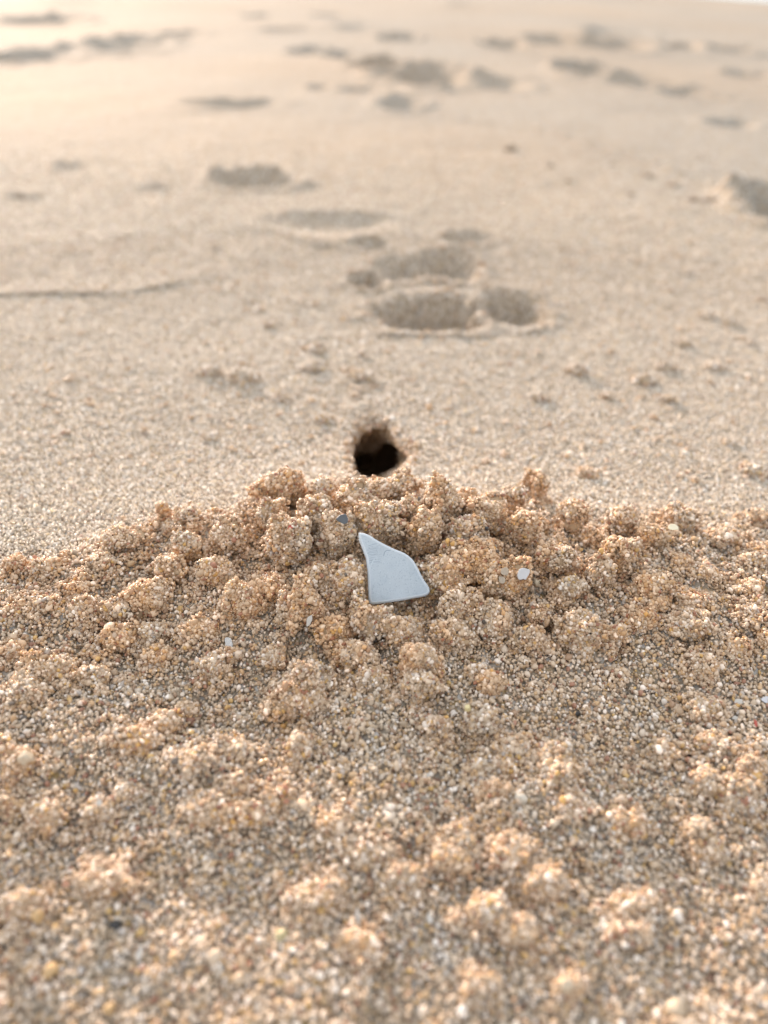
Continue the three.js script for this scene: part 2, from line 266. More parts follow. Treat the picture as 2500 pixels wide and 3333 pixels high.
const CLODS = [ // x, z, half width, apparent half height (mm)
  [-21.0, -131.5, 4.3, 2.7], [-21.5, -122.9, 2.7, 2.6], [-17.6, -115.1, 4.3, 4.5], [-13.7, -121.3, 3.2, 3.7], [-8.8, -117.5, 3.5, 4.0], [-1.6, -120.4, 4.1, 3.2], [-6.0, -125.5, 3.3, 2.6], [3.5, -131.2, 2.8, 2.0],
  [11.1, -125.3, 3.3, 3.7], [16.4, -128.0, 2.5, 2.0], [20.0, -125.2, 4.2, 2.2], [27.4, -121.7, 3.1, 3.3], [8.4, -118.9, 2.9, 3.8], [16.0, -119.2, 3.4, 3.0], [17.4, -113.4, 5.2, 3.1], [11.7, -109.5, 3.9, 3.5],
  [23.0, -109.4, 3.7, 3.3], [13.9, -102.9, 3.8, 3.6], [-14.3, -101.8, 3.8, 4.0], [-20.6, -105.8, 2.4, 2.2], [-25.0, -102.9, 3.8, 3.8], [-1.8, -100.5, 3.7, 3.1], [-7.9, -98.0, 2.5, 2.3], [4.1, -97.8, 2.8, 2.7],
  [6.7, -90.7, 3.1, 4.3], [-12.0, -87.9, 4.2, 3.5], [33.5, -99.2, 2.9, 3.3], [32.3, -115.2, 3.4, 3.0], [-5.7, -107.2, 3.7, 3.9], [-3.8, -93.2, 2.8, 2.1], [12.3, -98.2, 3.1, 2.5], [19.9, -100.7, 3.5, 2.8],
  [26.0, -97.9, 2.5, 2.1], [-1.4, -88.7, 3.0, 2.2], [-11.1, -108.5, 3.1, 2.5], [5.2, -123.6, 2.4, 2.4], [-12.7, -129.6, 2.7, 1.8], [-1.5, -129.6, 2.5, 1.8], [-51.0, -118.6, 3.8, 2.3], [-44.7, -127.3, 1.4, 1.5],
  [-29.7, -117.9, 3.4, 3.0], [-37.2, -116.6, 2.7, 2.1], [-40.1, -111.3, 3.1, 2.3], [-31.4, -109.9, 3.4, 2.9], [-42.3, -104.9, 4.0, 2.9], [-25.3, -103.6, 2.7, 2.3], [-20.7, -106.9, 2.4, 2.0], [-52.9, -102.0, 2.5, 2.2],
  [-47.6, -102.0, 2.8, 2.0], [-60.4, -102.3, 2.7, 2.0], [-64.3, -101.1, 2.0, 1.8], [-62.7, -92.6, 2.0, 1.7], [-54.4, -89.5, 3.6, 1.9], [-45.4, -96.4, 3.1, 1.9], [-55.4, -106.8, 2.4, 1.7], [-39.9, -97.4, 2.4, 1.8],
  [-31.2, -97.6, 2.8, 1.9], [-63.4, -112.1, 2.6, 1.7], [-69.9, -113.3, 2.1, 1.6], [-47.5, -88.0, 2.6, 1.5], [-57.8, -85.3, 2.7, 1.7], [-28.0, -90.5, 2.6, 1.9], [-37.6, -92.9, 2.4, 1.6], [-39.3, -125.0, 2.2, 1.3],
  [-52.7, -112.8, 2.6, 1.7], [33.4, -139.2, 1.8, 1.8], [38.3, -127.9, 2.8, 2.4], [48.9, -128.5, 3.0, 2.3], [61.5, -131.4, 3.9, 2.9], [53.9, -124.0, 3.5, 2.6], [45.5, -116.8, 3.5, 4.1], [40.4, -112.0, 2.6, 3.8],
  [50.0, -109.3, 3.6, 3.9], [34.8, -108.9, 2.4, 2.6], [34.0, -114.9, 3.3, 2.6], [35.0, -98.9, 4.1, 3.1], [41.3, -99.4, 2.1, 2.3], [47.2, -103.4, 2.8, 2.0], [55.1, -101.9, 4.3, 2.8], [56.9, -107.3, 3.1, 1.9],
  [68.6, -111.2, 3.0, 2.1], [67.3, -105.3, 2.9, 2.2], [73.3, -119.7, 2.6, 2.2], [70.0, -127.1, 3.0, 1.9], [62.4, -97.4, 2.1, 1.8], [61.4, -114.5, 1.9, 1.6], [58.0, -117.9, 1.8, 1.4], [26.4, -132.4, 2.1, 1.3],
  [26.5, -98.2, 2.4, 1.9], [28.7, -103.0, 2.2, 1.8], [56.2, -94.0, 2.7, 1.7], [81.2, -137.9, 2.4, 1.8], [-36.4, -75.5, 3.5, 2.3], [-12.9, -84.4, 4.5, 3.0], [-11.9, -74.7, 2.1, 2.6], [-22.0, -73.7, 2.3, 1.9],
  [-20.0, -68.2, 2.4, 2.2], [-23.9, -64.3, 3.1, 2.5], [-18.6, -64.2, 3.1, 2.3], [-52.3, -70.8, 2.6, 2.6], [-57.5, -84.4, 3.2, 2.1], [-33.9, -79.7, 2.4, 1.6], [-46.2, -63.2, 2.4, 1.3], [-52.2, -64.4, 1.5, 1.3],
  [-27.0, -70.9, 2.1, 1.4], [-14.3, -66.3, 2.3, 1.7], [-5.8, -62.7, 2.4, 1.6], [-39.4, -64.5, 2.1, 1.3], [6.6, -87.3, 3.1, 3.1], [9.1, -80.2, 2.0, 2.0], [16.4, -81.2, 2.8, 2.4], [21.1, -76.5, 3.0, 1.8],
  [26.5, -74.9, 2.6, 2.3], [17.5, -68.4, 2.4, 1.9], [51.3, -78.4, 2.2, 1.6], [53.0, -85.0, 2.5, 1.5], [49.1, -71.3, 2.6, 2.1], [52.8, -68.3, 2.9, 2.5], [55.8, -73.7, 2.1, 1.6], [27.9, -66.3, 1.8, 1.5],
  [45.1, -63.6, 2.0, 1.5], [11.0, -60.8, 3.2, 1.4], [18.6, -60.4, 3.0, 1.4], [35.9, -64.7, 2.5, 1.5], [10.8, -58.8, 3.0, 1.7], [18.4, -59.0, 2.7, 1.9], [22.5, -55.2, 2.7, 2.3], [14.6, -51.4, 2.8, 1.9],
  [18.5, -49.0, 2.2, 1.6], [3.9, -55.6, 2.5, 2.0], [32.1, -49.1, 2.0, 1.7], [23.2, -42.7, 1.7, 1.4], [13.0, -43.0, 1.8, 1.1], [34.0, -52.8, 1.8, 1.1], [-44.2, -50.2, 2.5, 2.2], [-34.9, -54.4, 3.2, 2.3],
  [-1.1, -58.7, 2.7, 1.9], [-8.3, -52.5, 2.8, 1.8], [-5.5, -54.0, 1.8, 1.2], [-1.5, -46.9, 2.4, 1.9], [-41.6, -204.8, 4.4, 2.1], [-29.7, -193.4, 2.0, 1.4], [-16.7, -181.5, 2.4, 1.2], [-7.8, -207.8, 3.9, 2.1],
  [-21.8, -213.6, 3.6, 2.0], [-52.0, -208.1, 2.8, 2.1], [-40.4, -246.3, 2.4, 1.1], [-44.5, -170.3, 1.8, 0.9], [57.7, -215.9, 2.5, 1.8], [43.4, -197.8, 2.4, 1.5], [32.2, -143.7, 1.6, 1.6], [-22.9, -226.6, 3.4, 1.0],
  [-8.1, -224.6, 1.7, 0.8], [-11.6, -212.6, 1.8, 1.2], [-6.8, -199.2, 2.1, 1.3], [56.3, -216.6, 2.2, 1.6], [89.2, -174.7, 1.3, 1.0], [89.4, -160.1, 2.3, 1.6], [79.9, -198.6, 1.9, 1.7], [76.1, -211.4, 3.3, 1.0],
  [85.6, -220.3, 2.7, 1.0], [100.5, -221.3, 3.0, 1.0], [112.4, -264.8, 3.1, 1.2], [118.1, -257.1, 2.8, 1.2], [95.8, -239.0, 2.9, 1.1], [118.6, -240.7, 1.5, 1.1], [48.1, -156.5, 1.4, 0.8], [43.2, -197.7, 1.7, 0.9],
  [63.1, -200.1, 1.5, 0.8], [-44.1, -206.7, 2.4, 1.5], [-53.4, -207.5, 1.7, 1.1], [78.2, -564.1, 5.9, 2.8], [149.4, -489.3, 4.9, 3.3], [129.3, -443.4, 3.3, 2.5], [135.5, -521.9, 3.2, 2.3], [96.4, -513.1, 3.7, 2.6],
  [100.8, -473.5, 4.3, 2.1], [158.9, -467.9, 5.3, 2.9], [160.4, -434.6, 4.9, 2.2], [169.5, -432.3, 7.4, 2.9], [-73.5, -329.4, 2.1, 2.1],
];

// ---------------------------------------------------------------- the beach
const beach = new THREE.Group(); beach.name = 'beach'; scene.add(beach);
Object.assign(beach.userData, { kind: 'structure', label: 'pale tan beach sand stretching back to the horizon' });
{
  const angles = []; for (let a = -180; a < -60; a += 5) angles.push(a); for (let a = -60; a < 60; a += 0.27) angles.push(a); for (let a = 60; a < 180; a += 5) angles.push(a);
  const radii = [0.004, 0.010, 0.018, 0.026]; let rr = 0.03; while (rr < 0.62) { radii.push(rr); rr *= 1.0055; } while (rr < 4) { radii.push(rr); rr *= 1.009; } while (rr < 4000) { radii.push(rr); rr *= 1.07; }
  const nA = angles.length, nR = radii.length, n = nA * nR + 1, pos = new Float32Array(n * 3), uv = new Float32Array(n * 2), col = new Float32Array(n * 3), which = new Uint8Array(n), v = new THREE.Vector3();
  const put = (k, x, z) => {
    v.set(x, ground(x, z) - (Math.hypot(x, z) < 0.36 ? 0.00022 : 0), z); which[k] = inPrint; underGlass(v, 0.0012);
    pos.set([v.x, v.y, v.z], 3 * k); uv.set([x / 0.08, -z / 0.08], 2 * k);
    const t = 1 + 0.10 * fbm(x * 9 + 4, z * 9, 3, 61) + 0.06 * fbm(x * 1.1, z * 1.1, 2, 65), damp = 0.08 * fbm(x * 4, z * 4, 2, 67);
    col.set([t * (0.97 + damp), t * 0.97, t * (0.97 - damp)], 3 * k);
  };
  radii.forEach((r, j) => angles.forEach((a, i) => put(j * nA + i, Math.sin(rad(a)) * r, -Math.cos(rad(a)) * r)));
  put(n - 1, 0, 0);
  const lists = new Map(), tri = (a, b, c) => {
    const mx = (pos[3 * a] + pos[3 * b] + pos[3 * c]) / 3, mz = (pos[3 * a + 2] + pos[3 * b + 2] + pos[3 * c + 2]) / 3;
    if (Math.abs(mx) < 0.02 && mz < -0.15 && mz > -0.21 && toMouth(mx, mz) < 1) return;
    const w = which[a] && which[a] === which[b] && which[b] === which[c] ? which[a] : 0;
    if (!lists.has(w)) lists.set(w, []); lists.get(w).push(a, b, c);
  };
  for (let i = 0; i < nA; i++) tri(n - 1, (i + 1) % nA, i);
  for (let j = 0; j + 1 < nR; j++) for (let i = 0; i < nA; i++) { const a = j * nA + i, b = j * nA + (i + 1) % nA, c = a + nA, d = b + nA; tri(a, b, d); tri(a, d, c); }
  const all = new THREE.BufferGeometry(); all.setAttribute('position', new THREE.BufferAttribute(pos, 3)); all.setIndex([].concat(...[...lists.values()].map((l) => l).map((l) => Array.from(l)))); all.computeVertexNormals();
  const nor = all.attributes.normal.array; if (nor[3 * (n - 1) + 1] < 0) throw new Error('beach faces down');
  for (const [w, l] of lists) {            // the open sand, the paw print and each trodden hollow
    const remap = new Map(), ids = [], idx = l.map((q) => { let m = remap.get(q); if (m === undefined) { m = ids.length; remap.set(q, m); ids.push(q); } return m; });
    const g = new THREE.BufferGeometry(), pick = (src, s) => { const o = new Float32Array(ids.length * s); ids.forEach((q, k) => { for (let e = 0; e < s; e++) o[k * s + e] = src[q * s + e]; }); return new THREE.BufferAttribute(o, s); };
    g.setAttribute('position', pick(pos, 3)); g.setAttribute('normal', pick(nor, 3)); g.setAttribute('uv', pick(uv, 2)); g.setAttribute('color', pick(col, 3)); g.setIndex(idx);
    const o = shade(new THREE.Mesh(g, sandMat)); o.name = w === 0 ? 'sand_surface' : w === 1 ? 'paw_print' : 'trodden_hollow';
    if (w === 1) o.userData.label = 'deep paw print with several toe hollows behind the burrow';
    beach.add(o);
  }
}

// grains that make up the near sand
const loose = new Grains();
{
  const r = rng(77), v = new THREE.Vector3(), band = (x, z) => 0.45 + 0.55 * Math.exp(-(((z + 0.122 - 0.9 * x * x) / 0.034) ** 2)) * Math.exp(-((x / 0.09) ** 2));   // freshly dug sand is damper and redder
  const lay = (x, z, lift, warm, size, mixed) => {
    const y = ground(x, z), steep = inPrint > 0; v.set(x, y + lift, z);
    if (toMouth(x, z) < 0.98) return;
    underGlass(v); loose.add(r, v.x, v.y, v.z, size, warm, -1, 1.45 - 0.36 * mixed, mixed);
    if (steep) { const d = 0.0008, y2 = ground(x, z - d), n = Math.min(6, Math.floor(Math.abs(y2 - y) / 0.00045)); for (let k = 1; k <= n; k++) loose.add(r, x + (r() - 0.5) * 0.0004, y + (y2 - y) * k / (n + 1), z - d * k / (n + 1), size, warm, -1, 1.45 - 0.36 * mixed, mixed); }
  };
  for (let z = -0.026; z > -0.60;) {
    const sp = z > -0.24 ? 0.00048 : 0.00048 + (-0.24 - z) * 0.0042, half = 0.5 * Math.hypot(z, 0.1) * 1.04 + 0.016, keep = 1 - step(-0.30, -0.60, z);
    for (let x = -half; x < half; x += sp) {
      if (keep < 1 && r() > keep) continue;
      const px = x + (r() - 0.5) * sp * 1.4, pz = z + (r() - 0.5) * sp * 1.4, c = churned(px, pz);
      lay(px, pz, (r() - 0.35) * (0.00011 + 0.00042 * c) + c * 0.0009 * Math.max(0, noise2(px * 650, pz * 650, 87) - 0.1), -0.08 + c * 0.88 * band(px, pz) * (0.75 + 0.25 * noise2(px * 90, pz * 90, 81)), grainSize(r) * (0.9 + 0.1 * c) * (z < -0.24 ? 1 + (-0.24 - z) * 3 : 1), 0.5 + 0.35 * c);
    }
    z -= sp;
  }
  // crumbs: little heaps of grains stuck together
  const crumb = (x, z, R, warm) => {
    const n = Math.round(6 + R * R * 14e6), y = ground(x, z), e = 0.7 + 0.7 * r(), t = r() * 3;
    for (let k = 0; k < n; k++) {
      const a = r() * 6.283, q = Math.sqrt(r()), h = R * 0.9 * Math.sqrt(1 - q * q) * (0.7 + 0.5 * r());
      const lx = Math.cos(a) * q * R * e, lz = Math.sin(a) * q * R / e; v.set(x + lx * Math.cos(t) + lz * Math.sin(t), y + h * (r() < 0.3 ? r() : 1), z - lx * Math.sin(t) + lz * Math.cos(t));
      underGlass(v); loose.add(r, v.x, v.y, v.z, grainSize(r), 0.05 + 0.75 * warm, -1, 1.14, 0.8);
    }
  };
  for (const [cx, cz, ca] of CLODS) {      // crumbs shed at the foot of each clod
    if (cz < -165) continue;
    for (let k = 0; k < 13; k++) { const a = r() * 6.283, q = ca * (0.7 + 0.7 * r()), x = (cx + Math.cos(a) * q) / 1000, z = (cz + Math.sin(a) * q) / 1000; crumb(x, z, 0.0006 + 0.0012 * r(), band(x, z)); }
  }
  for (let k = 0; k < 2400; k++) {
    const z = -0.03 - r() * 0.125, half = 0.5 * Math.hypot(z, 0.1) + 0.02, x = (r() * 2 - 1) * half, c = churned(x, z);
    if (r() > c * (0.18 + 0.82 * step(-0.10, 0.40, fbm(x * 48 + 3, z * 60, 2, 30)))) continue;
    crumb(x, z, 0.0006 + 0.0014 * r() * r(), band(x, z));
  }
  for (let k = 0; k < 45; k++) {           // ragged lip of the burrow
    const a = r() * 6.283, x0 = MOUTH[0] + Math.cos(a) * 0.01, z0 = MOUTH[1] + Math.sin(a) * 0.01, q = mouthR(x0, z0) * (1.05 + 0.25 * r() * r());
    crumb(MOUTH[0] + Math.cos(a) * q, MOUTH[1] + Math.sin(a) * q, 0.0005 + 0.0006 * r(), 0.4);
  }
  for (let k = 0; k < 900; k++) {          // crumbled lip of the paw print
    const x = -0.03 + 0.10 * r(), z = -0.37 + 0.13 * r(), [, d] = paw(x, z);
    if (d < 1.02 || d > 1.5 || r() > 0.5 * (1.6 - d)) continue;
    crumb(x, z, 0.0006 + 0.0011 * r() * r(), 0.4);
  }
  for (let k = 0; k < 900; k++) {
    const z = -0.155 - r() * 0.2, half = 0.5 * Math.hypot(z, 0.1) + 0.02, x = (r() * 2 - 1) * half;
    if (toMouth(x, z) < 1.25 || r() > 0.35 + 0.65 * step(0.0, 0.5, fbm(x * 40, z * 40, 2, 85)) + step(-0.2, -0.155, z)) continue;
    crumb(x, z, 0.0005 + 0.0008 * r() * r(), 0.5);
  }
}
loose.build(beach);

// ---------------------------------------------------------------- the crab burrow
{
  const o = new THREE.Group(); o.name = 'crab_burrow'; scene.add(o); o.position.set(MOUTH[0], 0, MOUTH[1]);
  tag(o, 'dark round burrow opening sunk in flat sand behind the mound', 'burrow');
  // rings of the tunnel: how far down (mm), how wide, drift of its middle
  const rings = [[-0.7, 1.12, 0, 0], [0.1, 1.03, 0, 0], [0.9, 1.0, 0, -0.2], [2.0, 0.99, -0.1, -1.2], [3.4, 0.98, -0.3, -3.0], [5.2, 0.97, -0.7, -6.2], [8, 0.95, -1.4, -11.5], [12, 0.94, -2.0, -18], [17, 0.92, -2.4, -25], [23, 0.90, -2.6, -33], [29, 0.86, -2.6, -42], [35, 0.80, -2.6, -51], [39, 0.3, -2.6, -55]];
  const P = [], idx = [], r = rng(9), g = new Grains(), at = (k, i, e) => {
    const [d, w, mx, mz] = rings[k], p = mouthPts[i % MOUTH_N], round = Math.min(1, Math.max(0, d - 2) / 14), ang = Math.atan2(p.z - MOUTH[1], p.x - MOUTH[0]);
    const rad0 = Math.hypot(p.x - MOUTH[0], p.z - MOUTH[1]), rr = (rad0 * (1 - round) + 0.0088 * round) * w * (1 + 0.13 * noise2(Math.cos(ang) * 3 + k * 0.7, Math.sin(ang) * 3, 91) * (d > 0.5));
    const x = Math.cos(ang) * rr + mx / 1000, z = Math.sin(ang) * rr + mz / 1000;
    const right = step(0.002, 0.008, Math.cos(ang) * rad0) * step(0.004, -0.004, Math.sin(ang) * rad0) ;
    const top = ground(MOUTH[0] + Math.cos(ang) * rad0 * 1.05, MOUTH[1] + Math.sin(ang) * rad0 * 1.05);
    return new THREE.Vector3(x * (1 - 0), top * (1 - round) - Math.max(d, -0.7) / 1000 * (1 - 0.5 * right) - 0.0005 + e, z);
  };
  for (let k = 0; k < rings.length; k++) for (let i = 0; i < MOUTH_N; i++) { const p = at(k, i, 0); P.push(p.x, p.y, p.z); }
  const c = P.length / 3; P.push(-0.0026, -0.0405, -0.0565);
  for (let k = 0; k + 1 < rings.length; k++) for (let i = 0; i < MOUTH_N; i++) { const a = k * MOUTH_N + i, b = k * MOUTH_N + (i + 1) % MOUTH_N; idx.push(a, b, a + MOUTH_N, b, b + MOUTH_N, a + MOUTH_N); }
  for (let i = 0; i < MOUTH_N; i++) idx.push((rings.length - 1) * MOUTH_N + i, (rings.length - 1) * MOUTH_N + (i + 1) % MOUTH_N, c);
  const geo = new THREE.BufferGeometry(); geo.setAttribute('position', new THREE.Float32BufferAttribute(P, 3)); geo.setIndex(idx); geo.computeVertexNormals();
  const wall = shade(new THREE.Mesh(geo, coreMat)); wall.name = 'tunnel_wall'; o.add(wall);
  for (let q = 0; q < 9000; q++) {
    const f = Math.pow(r(), 1.4) * 8.9, k = Math.floor(f), t = f - k, i = Math.floor(r() * MOUTH_N), a = at(k, i, 0), b = at(k + 1, i, 0); a.lerp(b, t);
    const inward = 0.0001 + 0.00025 * r(); a.x -= Math.sign(a.x) * inward; g.add(r, a.x, a.y, a.z, grainSize(r), 0.5);
  }
  g.build(o, 'wall_grains');
}

// ---------------------------------------------------------------- clods of sand
const CORE = mergeVertices((() => { const g = new THREE.IcosahedronGeometry(1, 6); g.deleteAttribute('uv'); g.deleteAttribute('normal'); return g; })(), 1e-4);
const CORE_FAR = mergeVertices((() => { const g = new THREE.IcosahedronGeometry(1, 3); g.deleteAttribute('uv'); g.deleteAttribute('normal'); return g; })(), 1e-4);
function clod(x, y, z, sx, sy, sz, seed, warm) {
  const r = rng(seed * 7919 + 13), o = new THREE.Group(); o.name = numbered('sand_clod'); scene.add(o); o.position.set(x, y - sy * 0.4, z);
  const lobes = Array.from({ length: 18 + Math.floor(r() * 10) }, () => { const d = new THREE.Vector3(r() * 2 - 1, r() * 1.7 - 0.6, r() * 2 - 1).normalize(); return [d.multiplyScalar(0.50 + 0.38 * r()), 0.13 + 0.27 * r() * r()]; });
  const breaks = Array.from({ length: 2 + Math.floor(r() * 4) }, () => [new THREE.Vector3(r() * 2 - 1, r() * 1.6 - 0.4, r() * 2 - 1).normalize(), 0.56 + 0.28 * r()]);   // faces where it broke
  const rough = r() * 50, shape = (d) => {
    let t = 0.66;
    for (const [c, R] of lobes) { const b = d.dot(c), q = R * R - (c.lengthSq() - b * b); if (q > 0) t = Math.max(t, b + Math.sqrt(q)); }
    for (const [n, e] of breaks) { const q = d.dot(n); if (q > 0.05) t = Math.min(t, Math.max(0.35, e / q)); }
    return t * (1 + 0.24 * noise2(d.x * 2.6 + rough, d.y * 3 + d.z * 2.6, 95) + 0.08 * noise2(d.x * 9 + d.z * 5, d.y * 9 + rough, 97));
  };
  const near = z > -0.26, src = near ? CORE : CORE_FAR, p = src.attributes.position.clone(), v = new THREE.Vector3(), w = new THREE.Vector3(), base = o.position;
  const size3 = new THREE.Vector3(sx, sy, sz), up = y - base.y, low = Math.max(1, (y - ground(x, z) + 0.0006) / (sy * 0.8)), thin = 0.00022;
  for (let i = 0; i < p.count; i++) { v.fromBufferAttribute(p, i); const t = shape(v); v.multiplyScalar(t).multiply(size3); if (v.y < 0) v.y *= low; v.addScaledVector(w.copy(v).normalize(), -thin); v.y += up; v.add(base); underGlass(v, 0.0011); v.sub(base); p.setXYZ(i, v.x, v.y, v.z); }
  const g = new THREE.BufferGeometry(); g.setAttribute('position', p); g.setIndex(src.index); g.computeVertexNormals();
  const m = shade(new THREE.Mesh(g, coreMat)); m.name = 'packed_core'; o.add(m);
  const grains = new Grains(), R = (sx + sy + sz) / 3, n = Math.min(7000, Math.round(4 * Math.PI * R * R * 1.65 / 0.175e-6)), only = seed % GRAIN_SHAPES.length;
  for (let k = 0; k < n; k++) {
    const yy = 1 - 2 * (k + 0.5) / n, a = k * 2.399963 + r() * 0.5, q = Math.sqrt(1 - yy * yy); v.set(Math.cos(a) * q, yy + (r() - 0.5) * 0.06, Math.sin(a) * q).normalize();
    if (v.y < (low > 1.05 ? -0.85 : -0.6)) continue;
    const t = shape(v); v.multiplyScalar(t).multiply(size3); if (v.y < 0) v.y *= low; w.copy(v).normalize(); const cl = noise2(v.x * 800 + rough, v.y * 800 + v.z * 530, 111) + 0.6 * noise2(v.z * 900 + v.x * 310, v.y * 860 - rough, 113);
    v.addScaledVector(w, cl * 0.00052 + (r() < 0.12 ? 0.00035 : 0) + (r() - 0.5) * 0.00022);
    v.y += up; v.add(base); if (underGlass(v)) { if (r() < 0.5) continue; } v.sub(base);
    grains.add(r, v.x, v.y, v.z, grainSize(r), warm * (0.8 + 0.5 * noise2(v.x * 260 + rough, v.y * 260 + v.z * 240, 117)), only, 1.15, 0.9);
  }
  grains.build(o, 'sand_grains');
  return o;
}
const CLOD_LABELS = { 0: 'spiky clod at the back left of the mound, nearest the burrow', 2: 'large round clod of sand left of the sea glass', 4: 'clod left of the glass tip that carries a dark slate flake', 5: 'clod of sand directly behind the pointed tip of the sea glass', 8: 'upright orange clod on the crest, behind and right of the glass', 12: 'narrow clod just right of the pointed upper edge of the glass', 14: 'wide overhanging clod with a dark gap beneath, right of the glass', 16: 'clod right of the glass carrying white shell chip and snail shell', 18: 'big crumbly clod in front and left of the sea glass', 21: 'clod of sand directly below the bottom edge of the sea glass', 24: 'tall tower-shaped clod standing alone in front of the mound' };
const clodBox = [];
CLODS.forEach(([x, z, a, b], i) => {
  x /= 1000; z /= 1000; a /= 1000; b /= 1000;
  if (z < -0.4) { a *= 0.6; b *= 0.55; }
  if (z > -0.16 && z < -0.09) { const k = 1 + 0.24 * Math.exp(-((x / 0.045) ** 2)); a *= k; b *= k; }
  const y = Math.max(mound(x, z) + 0.45 * b, ground(x, z) + 0.12 * b) - (z < -0.17 ? 0.12 * b : 0), o = clod(x, y, z, a * (z > -0.09 ? 1.25 : 1.12), Math.max(b, 0.6 * a) * (z < -0.17 ? 1.0 : z > -0.09 ? 1.22 : 0.92 + 0.46 * Math.exp(-((x / 0.04) ** 2))), 0.85 * a, i + 1, z < -0.16 ? 0.15 : z > -0.09 ? 0.6 : 0.9);
  clodBox.push([o, x, z, i]);
});
// what tells them apart: the part of the sand they lie on, then their row and place in it
{
  const zones = [
    [(x, z) => z < -0.4, 'blurred clump of sand among the far footprints', 'far sand clumps', 5],
    [(x, z) => z < -0.165, 'small crumb on the smooth sand behind the mound', 'crumbs on the smooth sand', 7],
    [(x, z) => z > -0.09, 'low crumbly clump on the apron before the mound', 'clumps on the near apron', 8],
    [(x) => x < -0.028, 'crumbly clod in the left part of the mound', 'clods of the left mound', 6],
    [(x) => x > 0.028, 'crumbly clod in the right part of the mound', 'clods of the right mound', 6],
    [() => true, 'damp clod in the mound around the sea glass', 'clods round the sea glass', 7],
  ];
  const nth = ['leftmost', 'second from left', 'third from left', 'fourth from left', 'fifth from left', 'sixth from left', 'seventh from left', 'eighth from left', 'ninth from left'], rowOf = ['farthest', 'second farthest', 'third farthest', 'fourth farthest', 'fifth farthest', 'sixth farthest', 'seventh farthest', 'eighth farthest'];
  const left = clodBox.filter(([o, x, z, i]) => { if (CLOD_LABELS[i]) tag(o, CLOD_LABELS[i], 'sand clod', 'landmark clods of the mound'); return !CLOD_LABELS[i]; });
  const zoneOf = ([, x, z]) => zones.findIndex(([t]) => t(x, z));
  zones.forEach(([, what, group, per], k) => {
    const mine = left.filter((c) => zoneOf(c) === k).sort((a, b) => a[2] - b[2]);
    for (let q = 0; q * per < mine.length; q++) mine.slice(q * per, (q + 1) * per).sort((a, b) => a[1] - b[1]).forEach(([o], n) => tag(o, `${what}, ${nth[n]}, ${rowOf[q]} row`, 'sand clod', group));
  });
}
// smaller clods that fill the mound between the large ones
{
  const r = rng(404);
  for (let k = 0, n = 0; n < 28 && k < 4000; k++) {
    const x = (r() * 2 - 1) * 0.085, z = -0.150 + 0.9 * x * x + r() * 0.062, a = 0.0013 + 0.0013 * r();
    if (churned(x, z) < 0.6) continue;
    if (Math.abs(x - 0.001) < 0.008 && z > -0.119 && z < -0.104) continue;
    const o = clod(x, ground(x, z) + 0.35 * a, z, a * 1.1, a * (0.8 + 0.4 * r()), a, 500 + k, 0.85);
    tag(o, 'small crumb of damp sand wedged between larger clods of the mound', 'sand clod', 'small crumbs in the mound'); n++;
  }
}

{
  const r = rng(808);
  for (let n = 0; n < 14; n++) {
    const z = -0.098 + 0.05 * r(), x = (r() * 2 - 1) * 0.5 * Math.hypot(z, 0.1), a = 0.0014 + 0.0015 * r();
    const o = clod(x, ground(x, z) + 0.25 * a, z, a * (1 + 0.4 * r()), a * (0.7 + 0.4 * r()), a, 5200 + n, 0.5);
    tag(o, 'small loose crumb of sand scattered over the apron before the mound', 'sand clod', 'small crumbs on the apron');
  }
}

